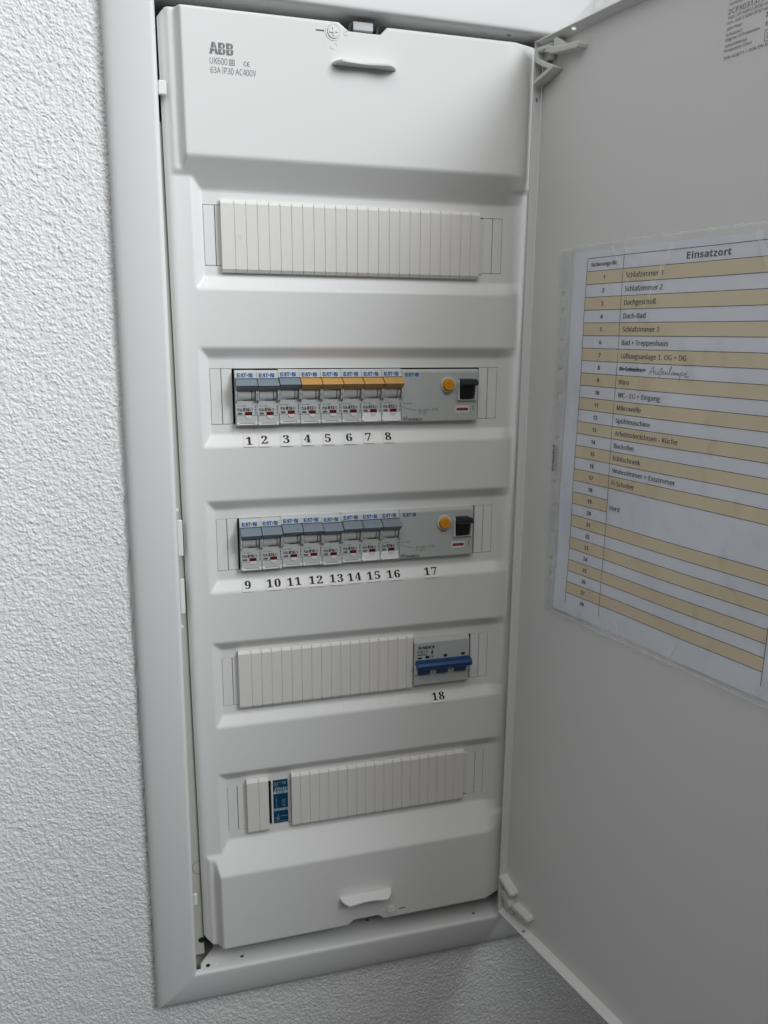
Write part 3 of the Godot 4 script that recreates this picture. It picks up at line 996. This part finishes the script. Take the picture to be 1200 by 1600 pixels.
func rcd(x0: float, y: float, label: String) -> void:
	var o := thing("residual_current_device", label, "safety switch", Vector3(x0, y, 0), "wide grey safety switches with round test button")
	var w := 70.4
	var b := MB.new()
	across(fit([Vector2(22.6, -40), Vector2(22.6, 3.4), Vector2(22.0, 4.6), Vector2(20.8, 5.3), Vector2(19.8, 5.5), Vector2(-21.6, 5.5), Vector2(-22.4, 5.0), Vector2(-22.6, 4.0), Vector2(-22.6, -40)]), 0.1, w, b, 0.25)
	part("housing", b.mesh(), M.rcd, o)
	var lg := MB.new()
	eaton(lg, 3.2, 16.6, 12.0, 3.3, 5.6)
	part("printed_mark", lg.mesh(), M.logo_blue, o)
	var bt := MB.new()
	bt.disc(42.0, 9.4, 5.2, 5.0, 9.6, 0.8, 36)
	var tb := part("test_button", bt.mesh(), M.orange, o)
	var tr := MB.new()
	tr.ring(42.0, 9.4, 5.4, 6.6, 5.0, 7.2, 36)
	part("button_collar", tr.mesh(), M.pale, tb)
	var tt := MB.new()
	tt.box(40.2, 43.8, 10.9, 11.4, 9.4, 9.9, 0.1)
	tt.box(41.7, 42.3, 6.8, 10.9, 9.4, 9.85, 0.1)
	part("embossed_letter", tt.mesh(), M.orange, tb)
	var tg := MB.new()
	across(fit([Vector2(14.4, 3.0), Vector2(14.4, 10.0), Vector2(13.6, 13.6), Vector2(12.4, 15.8), Vector2(10.4, 16.2), Vector2(8.8, 14.8), Vector2(8.2, 11.6), Vector2(-2.6, 9.0), Vector2(-3.0, 3.0)]), 53.2, 65.0, tg, 0.3)
	across(fit([Vector2(14.2, 12.0), Vector2(13.2, 14.6), Vector2(12.2, 15.9), Vector2(10.4, 16.3), Vector2(9.0, 14.9), Vector2(9.0, 12.0)]), 52.0, 66.8, tg, 0.4)
	part("toggle", tg.mesh(), M.black, o, "black toggle switched on")
	var su := MB.new()
	su.box(50.9, 52.4, -4.4, 12.8, 5.0, 8.6, 0.4)
	su.box(66.6, 68.0, -4.4, 9.0, 5.0, 8.6, 0.4)
	su.box(52.4, 66.6, -4.6, -3.3, 5.0, 7.4, 0.3)
	part("toggle_surround", su.mesh(), M.pale, o)
	var wi := MB.new()
	wi.box(49.6, 62.4, -15.2, -9.0, 5.4, 5.75, 0.12)
	var wn := part("indicator_window", wi.mesh(), M.pale, o)
	var rf := MB.new()
	rf.box(50.8, 61.4, -13.3, -10.9, 5.7, 5.85)
	part("red_flag", rf.mesh(), M.red, wn)
	var rs := MB.new()
	bar(rs, 51.4, 60.6, -12.4, -11.8, 5.9)
	part("flag_stripe", rs.mesh(), M.pink, wn)
	var t := MB.new()
	var z := 5.62
	write(t, "TEST", "sans", 41.2, 0.3, z, 1.6, 5.4, 0.0, 1, null, 0.0, 0.1)
	write(t, "ICN 10000", "sans", 1.7, -7.0, z, 1.0, 7.6)
	stroke(t, [Vector2(0.4, -9.4), Vector2(13.0, -12.6)], 0.22, z)
	write(t, "IΔn = 0,03 A", "sans", 15.6, -12.4, z, 1.1, 10.2)
	write(t, "Un = 230 V", "sans", 15.6, -14.2, z, 1.1, 8.2)
	write(t, "In = 40 A", "sans", 15.6, -16.0, z, 1.1, 7.0)
	for k in [-0.55, 0.55]: bar(t, 27.6, 29.8, -12.0 + k, -11.8 + k, z)
	t.ring(32.0, -11.8, 0.9, 1.15, z - 0.02, z + 0.02, 14)
	write(t, "xPole", "sans", 1.4, -19.0, z, 1.3, 4.6)
	write(t, "PF7-40/4/003-A", "sans", 1.4, -21.4, z, 2.3, 17.4, 0.0, 0, null, 0.0, 0.15)
	bar(t, 66.3, 66.5, -14.0, -9.0, z)
	for k in 2: t.tri(Vector3(65.8, -12.6 + k * 2.2, z + 0.02), Vector3(67.0, -12.6 + k * 2.2, z + 0.02), Vector3(66.4, -11.2 + k * 2.2, z + 0.02))
	part("printed_text", t.mesh(), M.ink, o)

func three_pole() -> void:
	var o := thing("three_pole_switch", "grey three-pole breaker with wide blue handle in the fourth row", "circuit breaker", Vector3(76.9, -123.4, 0))
	var b := MB.new()
	across(fit([Vector2(23.0, -40), Vector2(23.0, 2.0), Vector2(22.4, 3.6), Vector2(19.4, 7.0), Vector2(-21.8, 7.0), Vector2(-23.0, 6.0), Vector2(-23.0, -40)]), -27.4, 27.3, b, 0.3)
	part("housing", b.mesh(), M.rcd, o)
	var sl := MB.new()
	sl.box(-27.9, -27.3, -10.0, -4.5, 0.0, 5.0)
	part("side_slot", sl.mesh(), M.dark, o)
	var t := MB.new()
	var z := 7.1
	write(t, "SCHRACK", "bold", -24.0, 13.2, z, 2.8, 15.8, 0.3, 0, null, 0.0, 0.3)
	write(t, "B 20 / 3", "sans", -24.2, 9.4, z, 2.7, 9.4, 0.0, 0, null, 0.0, 0.2)
	write(t, "BM617320", "bold", -24.2, 7.0, z, 1.3, 9.2, 0.0, 0, null, 0.0, 0.12)
	bar(t, -24.2, -19.8, 3.6, 5.2, z)
	write(t, "6000", "bold", -23.8, 1.6, z, 1.0, 3.6)
	write(t, "VDE", "bold", -24.2, -0.8, z, 1.2, 4.6)
	ce_mark(t, -11.7, 4.0, 2.3, z, 0.4)
	t.tri(Vector3(-11.2, 9.7, z), Vector3(-8.6, 9.7, z), Vector3(-9.9, 12.2, z))
	t.tri(Vector3(-11.2, 9.3, z), Vector3(-9.9, 6.8, z), Vector3(-8.6, 9.3, z))
	stroke(t, [Vector2(-15.0, 0.4), Vector2(-11.8, 0.4), Vector2(-13.4, 2.6), Vector2(-15.0, 0.4)], 0.3, z)
	for k in 3: stroke(t, [Vector2(-4.4 + k * 2.2, -1.0), Vector2(-3.0 + k * 2.2, 0.2), Vector2(-4.0 + k * 2.2, 1.0), Vector2(-4.0 + k * 2.2, 2.6)], 0.3, z)
	part("printed_text", t.mesh(), M.ink, o)
	for x in [-14.6, 3.2, 21.0]:
		var wn := MB.new()
		wn.box(x - 1.8, x + 1.8, 3.7, 6.2, 6.6, 7.12)
		part("indicator_window", wn.mesh(), M.dark, o)
	var h := MB.new()
	across(fit([Vector2(2.4, 4.0), Vector2(2.6, 11.4), Vector2(1.6, 14.4), Vector2(-0.6, 15.8), Vector2(-3.4, 15.6), Vector2(-4.8, 14.0), Vector2(-5.0, 11.0), Vector2(-4.6, 4.0)]), -26.0, 27.6, h, 0.9)
	for k in 3: across(fit([Vector2(-2.0, 5.0), Vector2(-2.0, 13.6), Vector2(-5.0, 13.0), Vector2(-11.0, 9.8), Vector2(-11.6, 5.0)]), -23.6 + k * 17.8, -12.8 + k * 17.8, h, 0.3)
	part("handle", h.mesh(), M.blue, o)
	for x in [-25.6, -11.5, -7.4, 6.3, 10.4, 25.0]:
		var g := MB.new()
		across(fit([Vector2(-2.5, 5.0), Vector2(-3.0, 9.6), Vector2(-9.4, 9.4), Vector2(-11.4, 8.0), Vector2(-11.6, 5.0)]), x - 1.5, x + 1.5, g, 0.3)
		part("guard", g.mesh(), M.pale, o)

func small_blue() -> void:
	var o := thing("impulse_relay", "narrow dark blue relay between the two bottom row blank covers", "relay", Vector3(-77.2, -249.4, 0))
	var b := MB.new()
	b.box(-8.6, 9.6, -22.4, 22.4, -40.0, -0.4, 0.4)
	b.box(-8.6, -6.9, -22.4, 21.4, -3.0, 0.7, 0.3)
	b.box(6.9, 9.6, -22.4, 21.8, -3.0, 0.7, 0.3)
	part("housing", b.mesh(), M.pale, o)
	var f := MB.new()
	f.prism(fit([Vector2(-6.8, -22.2), Vector2(6.8, -22.2), Vector2(6.8, 22.2), Vector2(-6.8, 22.2)]), -1.0, 0.25, 0.2)
	var face := part("face_plate", f.mesh(), M.face_blue, o)
	var z := 0.32
	var w := MB.new()
	bar(w, -6.6, 6.6, 8.0, 10.6, z)
	bar(w, -6.4, 6.6, -9.6, -7.2, z)
	part("printed_band", w.mesh(), M.dim_print, face)
	var t := MB.new()
	write(t, "Eltako", "bold", -5.6, 11.3, z, 3.4, 11.4, 0.35)
	ce_mark(t, 2.4, 17.2, 1.9, z, 0.4)
	stroke(t, [Vector2(-5.8, 16.4), Vector2(-2.6, 16.4), Vector2(-2.6, 18.6), Vector2(-5.8, 18.6), Vector2(-5.8, 16.4)], 0.25, z)
	bar(t, -4.8, -3.6, 17.2, 17.8, z)
	for k in 5: write(t, ["1", "8", "3", "4", "2"][k], "sans", -4.4, 3.8 - k * 2.5, z, 1.5)
	for k in 3: write(t, ["16A", "250V~", "50Hz"][k], "sans", 3.0, 1.0 - k * 1.5, z, 0.9, 4.0, 0.0, 1)
	stroke(t, [Vector2(1.0, -4.2), Vector2(2.6, -3.2), Vector2(4.2, -4.6), Vector2(3.0, -5.6), Vector2(2.0, -4.8)], 0.3, z)
	bar(t, -3.0, -2.5, -15.8, -13.4, z)
	t.ring(-2.8, -17.6, 0.95, 1.4, z - 0.1, z, 16)
	bar(t, -6.4, -4.4, -17.0, -16.7, z)
	bar(t, 0.2, 6.4, -15.6, -15.3, z)
	bar(t, -6.6, 6.6, 19.6, 19.85, z)
	bar(t, -6.6, 6.6, -20.6, -20.4, z)
	part("printed_text", t.mesh(), M.dim_print, face)
	var d := MB.new()
	write(d, "S12-100-", "bold", 0.2, 8.5, z + 0.06, 1.6, 8.4, 0.0, 1)
	write(d, "8-230V UC 16A", "bold", 0.1, -9.1, z + 0.06, 1.4, 11.6, 0.0, 1)
	part("printed_band_text", d.mesh(), M.ink, face)
	var sl := MB.new()
	sl.box(-2.0, 6.6, -16.6, -16.0, -0.3, 0.45, 0.1)
	part("slide_edge", sl.mesh(), M.face_blue, face)

func breakers() -> void:
	var p := 17.63
	var top := [["blue_grey", "B16"], ["blue_grey", "B16"], ["blue_grey", "B16"], ["tan", "B13"], ["tan", "B13"], ["tan", "B13"], ["tan", "B13"], ["tan", "B13"]]
	var dy1 := [-0.5, -0.65, 0.1, -0.1, -0.05, 0.05, 0.0, 0.1]
	var dy2 := [-0.9, -0.8, 0.1, 0.05, -0.65, 0.15, 0.1, 0.1]
	for i in 8:
		make_breaker(-97.4 + p * i, 124.3 + dy1[i], top[i][0], top[i][1], i >= 6, "%s breaker above sticker number %s, %s in upper row%s" % ["blue-grey toggle" if i < 3 else "tan toggle", COUNT[i], PLACE[i], ", white flap" if i >= 6 else ""])
	for i in 8:
		make_breaker(-97.6 + (p - 0.08) * i, 0.6 + dy2[i], "blue_grey", "B16", i >= 6, "blue-grey toggle breaker above sticker number %s, %s in lower row%s" % [COUNT[i + 8], PLACE[i], ", white flap" if i >= 6 else ""])
	rcd(35.0, 123.8, "wide grey safety switch at the right of the tan toggles, upper of two")
	rcd(34.4, 0.4, "wide grey safety switch above the sticker numbered seventeen, lower of two")
	three_pole()
	small_blue()

# ---------- paper numbers stuck under the rows
func stickers() -> void:
	var list := [[1, -96.1, 0], [2, -83.4, 0], [3, -65.2, 0], [4, -47.3, 0], [5, -29.7, 0], [6, -11.2, 0], [7, 5.8, 0], [8, 23.6, 0], [9, -101.2, 1], [10, -79.1, 1], [11, -61.2, 1], [12, -41.9, 1], [13, -23.4, 1], [14, -7.1, 1], [15, 10.7, 1], [16, 29.2, 1], [17, 64.7, 1], [18, 74.8, 2]]
	var rng := RandomNumberGenerator.new()
	rng.seed = 5
	for s in list:
		var row: float = ROWS[s[2] + 1]
		var two: bool = s[0] > 9
		var slope := atan2(6.0, 9.5)
		var name_ := "white sticker with black number %s below the %s" % [COUNT[s[0] - 1], ["upper breaker row", "lower breaker row", "blue handled switch"][s[2]]]
		var o := thing("number_sticker", name_, "sticker", Vector3(s[1], row - 35.9, 3.15), "white number stickers below the breakers")
		o.rotation = Vector3(-slope, 0, rng.randf_range(-0.035, 0.035))
		var w := (13.6 if two else 9.6) + rng.randf_range(-0.4, 0.5)
		if s[0] == 14: w = 12.4
		var h := 11.6 + rng.randf_range(-0.4, 0.4)
		var cx := 0.4 + rng.randf_range(-0.4, 0.4)
		var b := MB.new()
		b.box(cx - w / 2, cx + w / 2, -h / 2 - 0.4, h / 2 - 0.4, 0.12, 0.34, 0.05)
		part("sticker_paper", b.mesh(), M.sticker, o)
		var t := MB.new()
		if two:
			write(t, str(s[0])[0], "serif", -3.3, -3.8, 0.42, 7.3, 0.0, 0.0, 1, null, 0.0, 0.3)
			write(t, str(s[0])[1], "serif", 3.6, -3.8, 0.42, 7.3, 0.0, 0.0, 1, null, 0.0, 0.3)
		else:
			write(t, str(s[0]), "serif", 0.0, -3.7 - (0.6 if s[0] == 1 else 0.0), 0.42, 7.3, 0.0, 0.0, 1, null, 0.0, 0.3)
		part("printed_number", t.mesh(), M.ink, o)

# ---------- the list in its plastic sleeve on the door
func lie(p: Vector3) -> Vector3:
	# gentle waves of the sheet, then its small turn on the door
	var x := p.x
	var y := p.y
	var z := p.z + 0.5 * sin(x * 0.045 + y * 0.012) + 0.35 * sin(y * 0.05 - x * 0.03) + 0.9
	var c := Vector2(x - 65.0, y - 233.7).rotated(-0.0075)
	return Vector3(65.6 + c.x, 233.7 + c.y, z)

func sheet_on(b: MB, x0: float, x1: float, y0: float, y1: float, z: float, step: float, bump := 0.0) -> void:
	var xs := steps(x0, x1, step)
	var ys := steps(y0, y1, step)
	var f := func(x: float, y: float) -> Vector3:
		var zz := z
		if bump > 0.0:
			zz += bump * (noise.get_noise_2d(x * 0.09 + y * 0.05, y * 0.04 - x * 0.02) + 0.6 * noise.get_noise_2d(x * 0.25 + 40.0, y * 0.16))
			zz += bump * 0.8 * absf(noise.get_noise_2d((x + y * 0.8) * 0.16, 11.0))
		return lie(Vector3(x, y, zz))
	var g := func(x: float, y: float) -> Vector3:
		return (f.call(x + 0.5, y) - f.call(x - 0.5, y)).cross(f.call(x, y + 0.5) - f.call(x, y - 0.5)).normalized()
	for i in xs.size() - 1:
		for j in ys.size() - 1:
			var q := [Vector2(xs[i], ys[j]), Vector2(xs[i + 1], ys[j]), Vector2(xs[i + 1], ys[j + 1]), Vector2(xs[i], ys[j + 1])]
			var p := []
			var k := []
			for c in q:
				p.append(f.call(c.x, c.y)); k.append(g.call(c.x, c.y))
			b.trin(p[0], p[1], p[2], k[0], k[1], k[2])
			b.trin(p[0], p[2], p[3], k[0], k[2], k[3])

func door_papers() -> void:
	var o := thing("fuse_list", "printed fuse list with beige stripes inside the clear sleeve on the door", "list", Vector3.ZERO)
	o.transform = door_at()
	var b := MB.new()
	sheet_on(b, 50.2, 260.2, -58.0, 239.0, 0.0, 6.0)
	var sh := part("paper_sheet", b.mesh(), M.paper, o)
	var L := 65.0
	var Rr := 251.0
	var col := 103.8
	var top := 233.7
	var rh := 9.757
	var z := 0.10
	var be := MB.new()
	for r in range(1, 29):
		if r % 2 == 1:
			bar(be, L, col, top - (r + 1) * rh, top - r * rh, z, lie)
			if r != 19: bar(be, col, Rr, top - (r + 1) * rh, top - r * rh, z, lie)
	part("printed_stripe", be.mesh(), M.beige, sh)
	var ln := MB.new()
	for r in range(0, 29):
		var y := top - r * rh
		var right := col if (r == 19 or r == 20) else Rr
		bar(ln, L, right, y - 0.22, y + 0.22, z + 0.08, lie)
	for x in [L, col, Rr]:
		for r in 29: stroke(ln, [Vector2(x, top - r * rh), Vector2(x, top - (r + 1) * rh)], 0.42, z + 0.1, lie)
	part("printed_line", ln.mesh(), M.ink, sh)
	var t := MB.new()
	var zt := z + 0.12
	write(t, "Sicherungs-Nr.", "bold", 83.6, 227.4, zt, 2.9, 28.5, 0.0, 1, lie, 0.0, 0.1)
	write(t, "Einsatzort", "bold", 177.2, 226.6, zt, 4.6, 34.5, 0.0, 1, lie)
	var words := ["Schlafzimmer 1", "Schlafzimmer 2", "Dachgeschoß", "Dach-Bad", "Schlafzimmer 3", "Bad + Treppenhaus", "Lüftungsanlage 1. OG + DG", "", "Büro", "WC - EG + Eingang", "Mikrowelle", "Spühlmaschine", "Arbeitssteckdosen - Küche", "Backofen", "Kühlschrank", "Wohnzimmer + Esszimmer", "Fi-Schalter"]
	for r in range(1, 29):
		var y := top - (r + 1) * rh
		write(t, str(r), "bold", 84.4, y + 3.2, zt, 3.2, 0.0, 0.0, 1, lie, 0.0, 0.15)
		if r <= words.size() and words[r - 1] != "": write(t, words[r - 1], "sans", 107.0, y + 3.0, zt, 3.6, 0.0, 0.0, 0, lie, 0.0, 0.22)
	write(t, "Herd", "sans", 106.6, top - 20.6 * rh + 0.6 * rh + 2.4, zt, 3.6, 0.0, 0.0, 0, lie, 0.0, 0.22)
	part("printed_text", t.mesh(), M.ink, sh)
	var pen := MB.new()
	var y8 := top - 9.0 * rh
	write(pen, "Fi-Schalter", "bold", 107.0, y8 + 3.4, zt, 3.2, 24.5, 0.0, 0, lie)
	for k in 5: stroke(pen, [Vector2(106.6, y8 + 4.0 + k * 0.5), Vector2(118.0, y8 + 5.6 - k * 0.3), Vector2(132.6, y8 + 4.6 + k * 0.15)], 0.5, zt + 0.03, lie)
	# handwriting: A u ss e n l a m p e
	var hw := [
		[[0, 0], [2.2, 4.2], [3.6, 6.2], [4.2, 3.0], [4.6, 0.2]], [[1.2, 2.2], [4.8, 2.6]],
		[[5.6, 3.0], [5.7, 1.0], [6.8, 0.6], [7.8, 2.8], [8.0, 0.6], [8.8, 0.9]],
		[[9.0, -1.4], [9.8, 4.8], [11.2, 5.4], [11.2, 3.8], [10.2, 3.0], [11.6, 2.2], [11.0, 0.6], [10.0, 0.7]],
		[[11.9, 1.8], [13.2, 2.4], [12.8, 3.2], [11.9, 1.8], [12.6, 0.6], [13.8, 0.8], [14.4, 2.6], [14.6, 0.8], [15.6, 2.6], [16.2, 0.8]],
		[[16.6, 0.8], [19.0, 5.6], [18.8, 7.0], [17.6, 5.0], [17.4, 1.0], [18.4, 0.6]],
		[[20.8, 2.6], [19.4, 2.4], [19.2, 0.8], [20.6, 1.0], [21.0, 2.6], [21.2, 0.8], [22.2, 2.8], [22.6, 0.8], [23.6, 2.6], [24.0, 0.6], [25.0, 2.4], [25.4, 0.6]],
		[[26.2, 2.8], [26.0, -3.4]], [[26.2, 1.0], [27.2, 2.8], [28.6, 2.6], [28.2, 0.8], [26.4, 0.4]],
		[[29.6, 1.2], [31.2, 1.8], [31.0, 2.8], [29.8, 2.2], [29.8, 0.4], [31.4, -0.2], [33.0, 0.6]]]
	for s in hw:
		var line := []
		for q in s: line.append(Vector2(136.0 + q[0] * 1.06, y8 + 1.9 + q[1] * 0.98))
		stroke(pen, line, 0.34, zt + 0.02, lie)
	part("handwriting", pen.mesh(), M.pen, sh)
	# the sleeve
	var sv := thing("plastic_sleeve", "clear punched plastic sleeve stuck to the inside of the door", "sleeve", Vector3.ZERO)
	sv.transform = door_at()
	var f := MB.new()
	sheet_on(f, 48.6, 266.0, -61.4, 244.5, 1.5, 2.5, 0.9)
	part("front_film", f.mesh(), M.sleeve, sv)
	var st := MB.new()
	st.t = Transform3D(Basis(Vector3(0, 0, 1), 0.0105), Vector3(42.0, 90.0, 1.0)) * Transform3D(Basis(Vector3(0, 1, 0), Vector3(-1, 0, 0), Vector3(0, 0, 1)), Vector3.ZERO)
	var holes := []
	for q in [[-117.9, 1], [-104.6, 1], [-80.4, 1], [-56.4, 0], [-36.5, 1], [0.0, 1], [37.6, 0], [58.0, 1], [81.8, 1], [105.5, 0], [118.8, 1]]:
		holes.append([q[0], 0.4, 2.5 if q[1] == 1 else 2.9])
	holes.reverse()
	var hs := []
	for q in holes: hs.append([-q[0], -q[1], q[2]])
	hs.sort_custom(func(a: Array, c: Array) -> bool: return a[0] < c[0])
	st.plate(-151.5, 152.5, -7.0, 6.2, 0.0, 0.18, hs)
	part("punched_strip", st.mesh(), M.strip, sv)
	var wl := MB.new()
	for q in [[-61.6, -60.4], [243.4, 244.8]]: sheet_on(wl, 48.6, 266.0, q[0], q[1], 1.8, 1.2, 1.3)
	sheet_on(wl, 47.6, 49.2, -61.4, 244.5, 1.4, 1.6)
	part("weld_seam", wl.mesh(), M.strip, sv)
	# glare on the film, painted in as pale tapering strips
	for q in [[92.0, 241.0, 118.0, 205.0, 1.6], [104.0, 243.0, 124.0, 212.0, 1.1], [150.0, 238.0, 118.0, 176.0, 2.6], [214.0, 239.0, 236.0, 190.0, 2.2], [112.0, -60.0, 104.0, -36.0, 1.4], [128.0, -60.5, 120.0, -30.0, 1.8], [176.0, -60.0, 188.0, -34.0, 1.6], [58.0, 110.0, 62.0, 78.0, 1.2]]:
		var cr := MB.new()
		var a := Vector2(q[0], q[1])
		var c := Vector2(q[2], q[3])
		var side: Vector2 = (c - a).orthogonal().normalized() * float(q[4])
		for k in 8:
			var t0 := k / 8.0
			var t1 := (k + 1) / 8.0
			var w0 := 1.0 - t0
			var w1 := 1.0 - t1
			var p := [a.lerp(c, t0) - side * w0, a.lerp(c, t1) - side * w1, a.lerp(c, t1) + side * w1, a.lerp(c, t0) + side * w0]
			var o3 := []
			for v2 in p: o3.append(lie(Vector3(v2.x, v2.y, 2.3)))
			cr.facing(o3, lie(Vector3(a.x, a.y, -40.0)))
		part("glare_streak", cr.mesh(), M.glare_streak, sv)
	var mk := MB.new()
	write(mk, "DURABLE", "bold", 40.2, 62.4, 1.9, 2.0, 22.5, 0.0, 0, null, PI / 2)
	write(mk, "Made in Germany", "sans", 43.2, 64.0, 1.9, 1.0, 19.0, 0.0, 0, null, PI / 2)
	part("printed_mark", mk.mesh(), M.ink, sv)
